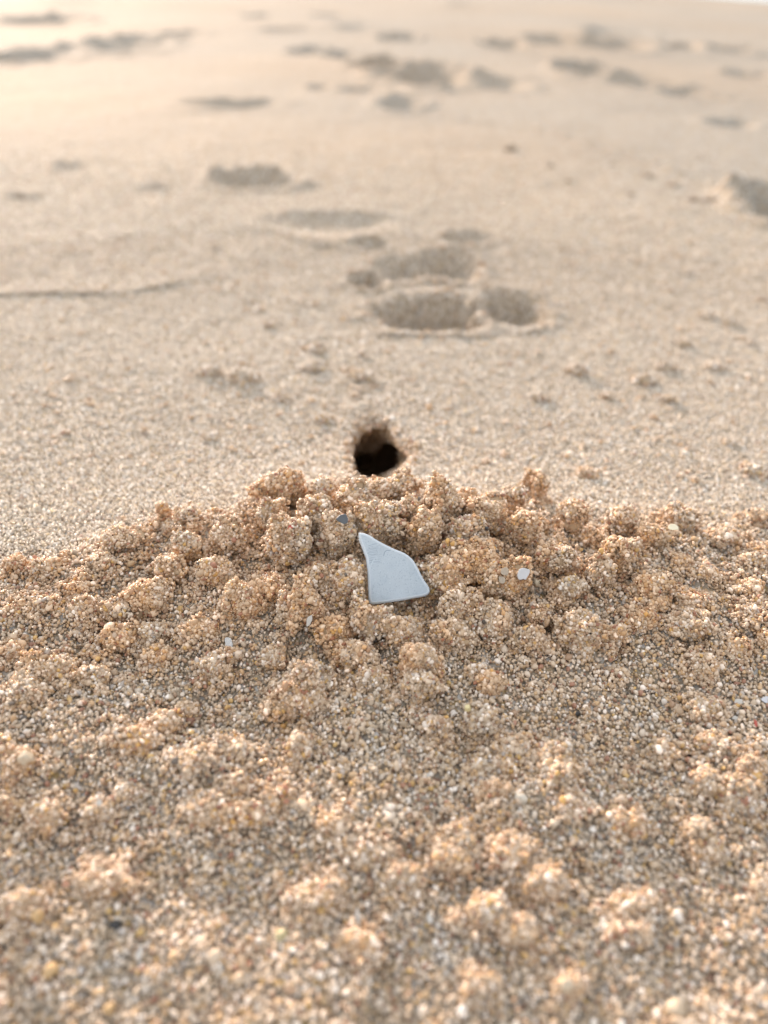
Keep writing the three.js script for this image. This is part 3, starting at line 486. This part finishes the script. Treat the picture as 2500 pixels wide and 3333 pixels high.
// ---------------------------------------------------------------- the piece of sea glass
{
  const o = new THREE.Group(); o.name = 'sea_glass'; scene.add(o);
  o.position.copy(GLASS_AT); o.quaternion.setFromRotationMatrix(new THREE.Matrix4().makeBasis(GLASS_U, GLASS_V, GLASS_N));
  tag(o, 'frosted bluish white shard of sea glass leaning on the sand mound', 'sea glass');
  const bev = 0.00045, edge = new THREE.SplineCurve([...GLASS_OUTLINE, GLASS_OUTLINE[0]].map(([u, v]) => new THREE.Vector2(u / 1000, v / 1000))).getSpacedPoints(140); edge.pop();
  for (let q = 0; q < 3; q++) { const was = edge.map((p) => p.clone()); edge.forEach((p, i) => { p.addVectors(was[(i + 139) % 140], was[(i + 1) % 140]).multiplyScalar(0.25).addScaledVector(was[i], 0.5); }); }
  for (let q = 0; q < 14; q++) { const was = edge.map((p) => p.clone()); edge.forEach((p, i) => { if (p.x > -0.003 && p.y > -0.0025) p.addVectors(was[(i + 139) % 140], was[(i + 1) % 140]).multiplyScalar(0.25).addScaledVector(was[i], 0.5); }); }
  const turn = THREE.ShapeUtils.area(edge) > 0 ? 1 : -1, pts = edge.map((p, i) => {     // the outline, drawn in by the rounding of the edge
    const a = edge[(i + 138) % 140], b = edge[(i + 2) % 140], t = b.clone().sub(a).normalize(); return new THREE.Vector2(p.x - t.y * bev * turn, p.y + t.x * bev * turn);
  });
  let g = new THREE.ExtrudeGeometry(new THREE.Shape(pts), { depth: GLASS_THICK - 2 * bev, bevelEnabled: true, bevelThickness: bev, bevelSize: bev, bevelSegments: 5, curveSegments: 1, steps: 1 });
  g.translate(0, 0, -GLASS_THICK + bev);
  { const p = g.attributes.position, uv = g.attributes.uv; for (let i = 0; i < p.count; i++) uv.setXY(i, (p.getX(i) + 0.008) / 0.016, (p.getY(i) + 0.008) / 0.016); }
  // worn surface: fine pits all over, hackle marks on the narrow arm
  const N = 1024, cv = document.createElement('canvas'); cv.width = cv.height = N; const q = cv.getContext('2d'), r = rng(3), X = (u) => (u + 8) / 16 * N, Y = (v) => (8 - v) / 16 * N;
  q.fillStyle = '#808080'; q.fillRect(0, 0, N, N);
  for (let k = 0; k < 2600; k++) { const t = r(); q.fillStyle = t < 0.6 ? 'rgba(60,60,60,0.5)' : 'rgba(210,210,210,0.5)'; q.beginPath(); q.arc(r() * N, r() * N, 1.5 + 3.0 * r() * r(), 0, 7); q.fill(); }
  q.lineWidth = 4;
  for (let k = 0; k < 26; k++) { const v0 = 4.9 - k * 0.13 - 0.1 * r(), u0 = -4.9 + 0.5 * r() + k * 0.012; q.strokeStyle = k % 2 ? 'rgba(30,30,30,0.7)' : 'rgba(225,225,225,0.6)'; q.beginPath(); q.moveTo(X(u0), Y(v0 - 0.15)); q.quadraticCurveTo(X(u0 + 0.6), Y(v0 + 0.12), X(u0 + 1.1 + 0.9 * r()), Y(v0 - 0.05 + 0.3 * r())); q.stroke(); }
  for (let k = 0; k < 9; k++) { q.strokeStyle = k % 2 ? 'rgba(20,20,20,0.7)' : 'rgba(235,235,235,0.7)'; q.lineWidth = 4; q.beginPath(); q.moveTo(X(-2.5 + k * 0.16), Y(4.9 - k * 0.1)); q.quadraticCurveTo(X(-2.2 + k * 0.12), Y(3.6), X(-2.3 - k * 0.1), Y(2.7 - 0.12 * k)); q.stroke(); }
  q.strokeStyle = 'rgba(250,250,250,0.9)'; q.lineWidth = 9; q.beginPath(); q.moveTo(X(-3.45), Y(2.25)); q.quadraticCurveTo(X(-4.1), Y(1.5), X(-4.2), Y(0.7)); q.stroke();
  q.beginPath(); q.moveTo(X(-0.35), Y(4.4)); q.quadraticCurveTo(X(-0.1), Y(3.7), X(-1.0), Y(3.85)); q.stroke();
  // the same wear whitens and dulls the glass a little: pits, hackle lines, a chipped edge
  const cw = document.createElement('canvas'); cw.width = cw.height = N; const e = cw.getContext('2d');
  e.fillStyle = '#f2f2f2'; e.fillRect(0, 0, N, N);
  for (let k = 0; k < 2600; k++) { const t = r(); e.fillStyle = t < 0.55 ? 'rgba(196,202,208,0.55)' : 'rgba(255,255,255,0.85)'; e.beginPath(); e.arc(r() * N, r() * N, 3 + 6 * r() * r(), 0, 7); e.fill(); }
  for (let k = 0; k < 60; k++) { const x = r() * N, y = r() * N, q = 50 + 90 * r(), gr = e.createRadialGradient(x, y, 0, x, y, q), s = r() < 0.5 ? '205,213,220' : '255,255,255'; gr.addColorStop(0, `rgba(${s},0.22)`); gr.addColorStop(1, `rgba(${s},0)`); e.fillStyle = gr; e.fillRect(x - q, y - q, 2 * q, 2 * q); }   // cloudy frosting
  e.lineCap = 'round';
  for (let k = 0; k < 24; k++) { const v0 = 5.0 - k * 0.14, u0 = -4.9 + 0.5 * r() + k * 0.012; e.lineWidth = 5 + 4 * r(); e.strokeStyle = k % 2 ? 'rgba(176,185,194,0.6)' : 'rgba(255,255,255,0.8)'; e.beginPath(); e.moveTo(X(u0), Y(v0 - 0.15)); e.quadraticCurveTo(X(u0 + 0.6), Y(v0 + 0.12), X(u0 + 1.1 + 0.9 * r()), Y(v0 - 0.05 + 0.3 * r())); e.stroke(); }
  e.strokeStyle = 'rgba(255,255,255,0.95)'; e.lineWidth = 11; e.beginPath(); e.moveTo(X(-3.45), Y(2.25)); e.quadraticCurveTo(X(-4.1), Y(1.5), X(-4.2), Y(0.5)); e.stroke();
  e.strokeStyle = 'rgba(168,178,188,0.8)'; e.lineWidth = 9; e.beginPath(); e.moveTo(X(-0.35), Y(4.4)); e.quadraticCurveTo(X(-0.1), Y(3.7), X(-1.0), Y(3.85)); e.quadraticCurveTo(X(-1.6), Y(3.7), X(-1.7), Y(2.9)); e.stroke();
  const wear = new THREE.CanvasTexture(cw); wear.colorSpace = THREE.SRGBColorSpace; wear.magFilter = THREE.LinearFilter;
  const bump = new THREE.CanvasTexture(cv); bump.magFilter = THREE.LinearFilter;
  const mat = new THREE.MeshPhysicalMaterial({ name: 'frosted_glass', color: new THREE.Color(0.72, 0.80, 0.85), map: wear, roughness: 0.48, transmission: 0.5, thickness: 0.0017, ior: 1.5, bumpMap: bump, bumpScale: 0.00004 });
  const worn = new THREE.MeshPhysicalMaterial({ name: 'frosted_glass_worn_edge', color: new THREE.Color(0.82, 0.88, 0.92), roughness: 0.55, transmission: 0.5, thickness: 0.0017, ior: 1.5 });   // the edges are the most abraded
  const m = shade(new THREE.Mesh(g, [mat, worn])); m.name = 'glass_body'; o.add(m);
}

// ---------------------------------------------------------------- shell chips, pebbles and specks
const matte = (n, c, rough = 0.5, extra = {}) => new THREE.MeshPhysicalMaterial({ name: n, color: new THREE.Color(...c), roughness: rough, ...extra });
const BIT_MAT = {
  flake_dark: matte('slate', [0.11, 0.12, 0.13], 0.7), shell_white: matte('shell_white', [0.50, 0.49, 0.48], 0.3), snail: matte('snail_shell', [0.62, 0.53, 0.38], 0.5),
  flake_clear: matte('mica', [0.58, 0.48, 0.36], 0.25, { transmission: 0.4, thickness: 0.0005 }), flake_pale: matte('pale_shell', [0.78, 0.70, 0.50], 0.4), chip_white: matte('white_shell', [0.52, 0.48, 0.42], 0.4), chip_clear: matte('clear_quartz', [0.80, 0.78, 0.74], 0.2, { transmission: 0.5, thickness: 0.0008 }),
  chip_grey: matte('grey_shell', [0.50, 0.49, 0.50], 0.4), chip_red: matte('red_shell', [0.42, 0.08, 0.05], 0.5), peb_orange: matte('orange_quartz', [0.46, 0.25, 0.08], 0.35), peb_green: matte('grey_green_stone', [0.20, 0.20, 0.16], 0.6), peb_pale: matte('pale_stone', [0.52, 0.46, 0.37], 0.5),
  peb_yellow: matte('yellow_shell', [0.60, 0.50, 0.26], 0.5), speck_black: matte('black_grit', [0.03, 0.028, 0.026], 0.4), peb_amber: matte('amber_quartz', [0.46, 0.30, 0.14], 0.4), peb_cream: matte('cream_shell', [0.50, 0.40, 0.28], 0.55), peb_olive: matte('olive_stone', [0.42, 0.36, 0.20], 0.5),
};
const BITS = [ // kind, x, y, z, width, height (mm), clod it sits on (-1: the sand), label
  ['flake_dark', -7.6, 15.7, -115.2, 2.04, 1.25, 4, 'dark blue-grey slate flake stuck on a clod beside the glass tip'],
  ['shell_white', 25.2, 10.4, -107.3, 2.07, 1.67, 16, 'smooth white shell chip on the clod right of the sea glass'],
  ['snail', 29.0, 6.2, -111.9, 1.60, 1.74, -1, 'tiny beige whorled snail shell beside the white shell chip'],
  ['flake_clear', 21.8, 10.9, -107.2, 1.60, 1.13, 16, 'clear quartz chip on top of the clod with the white shell'],
  ['flake_clear', 21.5, 9.6, -106.5, 1.33, 0.93, 16, 'second, lower clear quartz chip on the clod with the white shell'],
  ['flake_pale', 57.0, 9.7, -123.4, 2.20, 0.95, 69, 'pale yellow shell chip among blurred clods at right of the mound'],
  ['chip_white', 1.6, 1.4, -87.1, 0.92, 0.92, -1, 'small white shell chip on sand left of the tower-shaped clod'],
  ['peb_orange', -15.1, 0.8, -80.1, 1.32, 1.32, -1, 'round orange pebble on the sand in front of the left mound'],
  ['peb_green', 2.9, 0.3, -69.1, 1.57, 1.70, -1, 'dark grey-green pebble half sunk in the apron below the tower clod'],
  ['peb_pale', 20.8, 0.3, -67.2, 2.09, 1.88, -1, 'largest pale beige pebble on the right of the near apron'],
  ['chip_white', 20.4, 0.2, -65.1, 1.19, 0.80, -1, 'white shell chip just in front of the pale beige pebble'],
  ['chip_white', 59.3, 1.4, -86.9, 1.76, 1.30, -1, 'bright white shell chip near the right edge, above another white chip'],
  ['chip_grey', 63.8, 1.4, -87.3, 1.76, 1.30, -1, 'greyish shell chip at the very right edge of the picture'],
  ['chip_white', 58.0, 1.2, -84.1, 1.51, 0.75, -1, 'thin white shell chip just below the bright chip at right edge'],
  ['peb_yellow', 13.9, 3.8, -81.7, 1.17, 1.46, 110, 'yellow shell-like pebble just right of the tower-shaped clod'],
  ['speck_black', 39.5, 8.0, -121.1, 1.64, 0.80, -1, 'black speck of grit in the right mound behind the clods'],
  ['speck_black', 19.4, 12.7, -117.4, 0.77, 0.91, 13, 'tiny black speck on the clod behind the sea glass, right side'],
  ['speck_black', -32.5, 0.0, -48.7, 1.34, 1.17, -1, 'largest black speck of grit on the near sand at lower left'],
  ['speck_black', -6.8, 0.0, -41.0, 0.71, 0.71, -1, 'small black speck near the bottom edge of the picture'],
  ['speck_black', 32.6, 1.2, -84.8, 0.83, 0.76, -1, 'tiny black speck on the smooth apron right of the tower clod'],
  ['speck_black', -17.0, 0.8, -79.6, 0.95, 0.80, -1, 'tiny black speck beside the round orange pebble'],
  ['peb_amber', -38.6, 0.0, -43.1, 2.22, 2.22, -1, 'large blurred amber pebble in the lower left corner'],
  ['peb_amber', -42.0, 1.4, -48.8, 1.91, 1.45, 134, 'amber pebble on a blurred clump near the left edge, lower part'],
  ['peb_amber', -30.3, 0.0, -39.3, 1.34, 1.61, -1, 'amber pebble at the bottom edge, left of the middle'],
  ['chip_white', -18.2, 0.0, -43.5, 1.45, 1.28, -1, 'white shell chip near the bottom, left of the middle'],
  ['chip_white', -28.5, 0.0, -45.2, 1.02, 1.81, -1, 'narrow white shell chip above and left of the amber bottom pebble'],
  ['chip_white', -2.0, 0.0, -50.5, 1.01, 1.78, -1, 'narrow white shell chip in the bottom middle of the apron'],
  ['peb_orange', -23.1, 0.0, -46.3, 1.03, 0.91, -1, 'small orange pebble between the narrow white chips at lower left'],
  ['chip_red', -16.9, 15.5, -112.5, 1.05, 0.65, 2, 'tiny red shell chip on the large round clod left of the glass'],
  ['chip_red', 60.6, 1.0, -82.5, 0.67, 0.82, -1, 'tiny red shell chip below the white chips at the right edge'],
  ['peb_cream', 22.9, 2.1, -42.2, 2.01, 1.90, 131, 'cream pebble on a clump at the bottom, right of the middle'],
  ['peb_cream', 35.8, 0.0, -40.8, 3.27, 1.63, -1, 'widest cream pebble in the bottom right part of the sand'],
  ['chip_white', 7.2, 0.0, -50.6, 1.07, 1.01, -1, 'small white shell chip right of the bottom middle clumps'],
  ['chip_white', -19.0, 1.0, -81.9, 1.34, 1.26, -1, 'white shell chip above the round orange pebble on the left apron'],
  ['chip_white', -38.9, 2.4, -64.2, 1.43, 0.85, 107, 'white shell chip on a low clump of the left apron'],
  ['peb_cream', -51.0, 4.3, -70.1, 2.22, 2.02, 99, 'cream pebble on top of a clump at the left edge'],
  ['chip_white', 7.4, 0.4, -71.4, 1.25, 0.97, -1, 'white shell chip behind the grey-green pebble on the apron'],
  ['chip_clear', -26.3, 2.4, -95.5, 1.54, 1.54, -1, 'clear quartz chip in the left mound beside a large clod'],
  ['chip_white', -12.4, 5.9, -98.3, 1.16, 2.13, 18, 'white shell chip on the big crumbly clod left of the glass'],
  ['chip_clear', 5.5, 8.3, -116.3, 1.53, 1.10, -1, 'clear quartz chip just behind the right edge of the sea glass'],
  ['peb_olive', -11.4, 0.0, -47.9, 1.74, 2.03, -1, 'olive pebble in the bottom middle, blurred, near the narrow chip'],
  ['chip_grey', -35.7, 0.3, -66.1, 1.67, 2.00, -1, 'grey shell chip lying on the left part of the near apron'],
];
BITS.forEach(([kind, x, y, z, w, h, on, label], i) => {
  const r = rng(900 + i), flat = /flake|chip|shell/.test(kind), name = /flake_dark/.test(kind) ? 'slate_flake' : /snail/.test(kind) ? 'snail_shell' : /flake_clear|chip_clear/.test(kind) ? 'quartz_chip' : /chip|shell|flake/.test(kind) ? 'shell_chip' : /speck/.test(kind) ? 'black_speck' : 'pebble';
  x /= 1000; y /= 1000; z /= 1000; w /= 1000; h /= 1000; if (/chip_white|chip_grey/.test(kind)) { w *= 0.75; h *= 0.75; } if (/peb/.test(kind)) { w *= 0.85; h *= 0.85; } if (kind === 'flake_dark') { w *= 1.1; h *= 1.2; }
  let g;
  if (kind === 'snail') {                  // a low whorled shell: a tapering tube wound on itself
    const parts = []; const pts = [], nT = 60;
    for (let k = 0; k <= nT; k++) { const t = k / nT, a = t * 15, q = 0.52 * (1 - t) ** 0.9; pts.push(new THREE.Vector3(Math.cos(a) * q, 0.1 + 0.75 * t, Math.sin(a) * q)); }
    const tube = new THREE.TubeGeometry(new THREE.CatmullRomCurve3(pts), 120, 1, 10), p = tube.attributes.position, cur = new THREE.CatmullRomCurve3(pts), v = new THREE.Vector3();
    for (let k = 0; k < p.count; k++) { const t = Math.floor(k / 11) / 120, c = cur.getPointAt(t), rr = 0.36 * (1 - 0.85 * t); v.fromBufferAttribute(p, k).sub(c).multiplyScalar(rr).add(c); p.setXYZ(k, v.x, v.y, v.z); }
    tube.computeVertexNormals(); g = tube; g.scale(w * 0.62, w * 0.8, w * 0.62); g.rotateZ(-0.9);
  } else {
    g = new THREE.IcosahedronGeometry(1, 5); g.deleteAttribute('uv'); g.deleteAttribute('normal'); g = mergeVertices(g, 1e-4);
    const p = g.attributes.position, v = new THREE.Vector3(), s = r() * 40, cuts = Array.from({ length: flat ? 5 : 4 }, () => { const a = r() * 6.283; return [new THREE.Vector3(Math.cos(a), flat ? 0 : r() - 0.5, Math.sin(a)).normalize(), 0.55 + 0.35 * r()]; });
    for (let k = 0; k < p.count; k++) {
      v.fromBufferAttribute(p, k); v.multiplyScalar(1 + 0.22 * noise2(v.x * 1.7 + s, v.y * 1.7 + v.z * 2.1, 101) + 0.06 * noise2(v.x * 5 + s, v.z * 6 + v.y * 5, 103));
      for (const [n, d] of cuts) { const e = v.dot(n) - d; if (e > 0) v.addScaledVector(n, -e * 0.92); }
      if (flat) v.y = Math.sign(v.y) * Math.pow(Math.abs(v.y), 0.6) * 0.30 + 0.18 * (v.x * v.x + v.z * v.z);
      p.setXYZ(k, v.x * w * 0.56, v.y * (flat ? Math.min(w, h) : (w + h) / 2) * 0.5, v.z * (flat ? h * 0.75 : (w + h) * 0.27));
    }
    g.rotateY(r() * 0.6 - 0.3); if (flat) g.rotateX(on >= 0 ? 0.75 + 0.2 * r() : 0.35 + 0.3 * r()); else g.rotateX(r() - 0.5); if (/peb/.test(kind)) { w *= 0.85; h *= 0.85; } if (kind === 'flake_dark') g.rotateZ(-0.9);
    g.computeVertexNormals();
  }
  const m = shade(new THREE.Mesh(g, BIT_MAT[kind])); m.name = numbered(name);
  m.position.set(x, on >= 0 ? y + 0.0006 : Math.max(ground(x, z), 0) + (flat ? 0.00045 : h * 0.28), z); scene.add(m);
  tag(m, label, /peb/.test(kind) ? 'pebble' : /speck/.test(kind) ? 'grit' : /slate|flake_dark/.test(kind) ? 'stone flake' : /clear/.test(kind) ? 'quartz chip' : 'shell');
});

// ---------------------------------------------------------------- the sea beyond the beach
{
  const g = new THREE.PlaneGeometry(6000, 6000, 1, 1); g.rotateX(-Math.PI / 2); g.translate(2990, 0, -2000);
  const N = 512, d = new Uint8Array(N * N * 4); for (let j = 0; j < N; j++) for (let i = 0; i < N; i++) { const t = Math.round(127 + 110 * (0.6 * Math.sin((i * 3 + j) / N * 6.283 * 4 + 2 * noise2(i / 64, j / 64, 7)) + 0.4 * noise2(i / 16, j / 16, 8))); d.set([t, t, t, 255], (j * N + i) * 4); }
  const t = new THREE.DataTexture(d, N, N); t.wrapS = t.wrapT = THREE.RepeatWrapping; t.repeat.set(3000, 3000); t.magFilter = THREE.LinearFilter; t.needsUpdate = true;
  const m = new THREE.Mesh(g, new THREE.MeshPhysicalMaterial({ name: 'sea_water', color: new THREE.Color(0.20, 0.25, 0.22), roughness: 0.18, ior: 1.33, bumpMap: t, bumpScale: 0.03 }));
  m.name = 'sea'; m.position.y = -0.075; m.userData = { kind: 'structure', label: 'calm greenish sea at the upper right edge' }; m.receiveShadow = true; scene.add(m);
}

renderer.render(scene, camera);
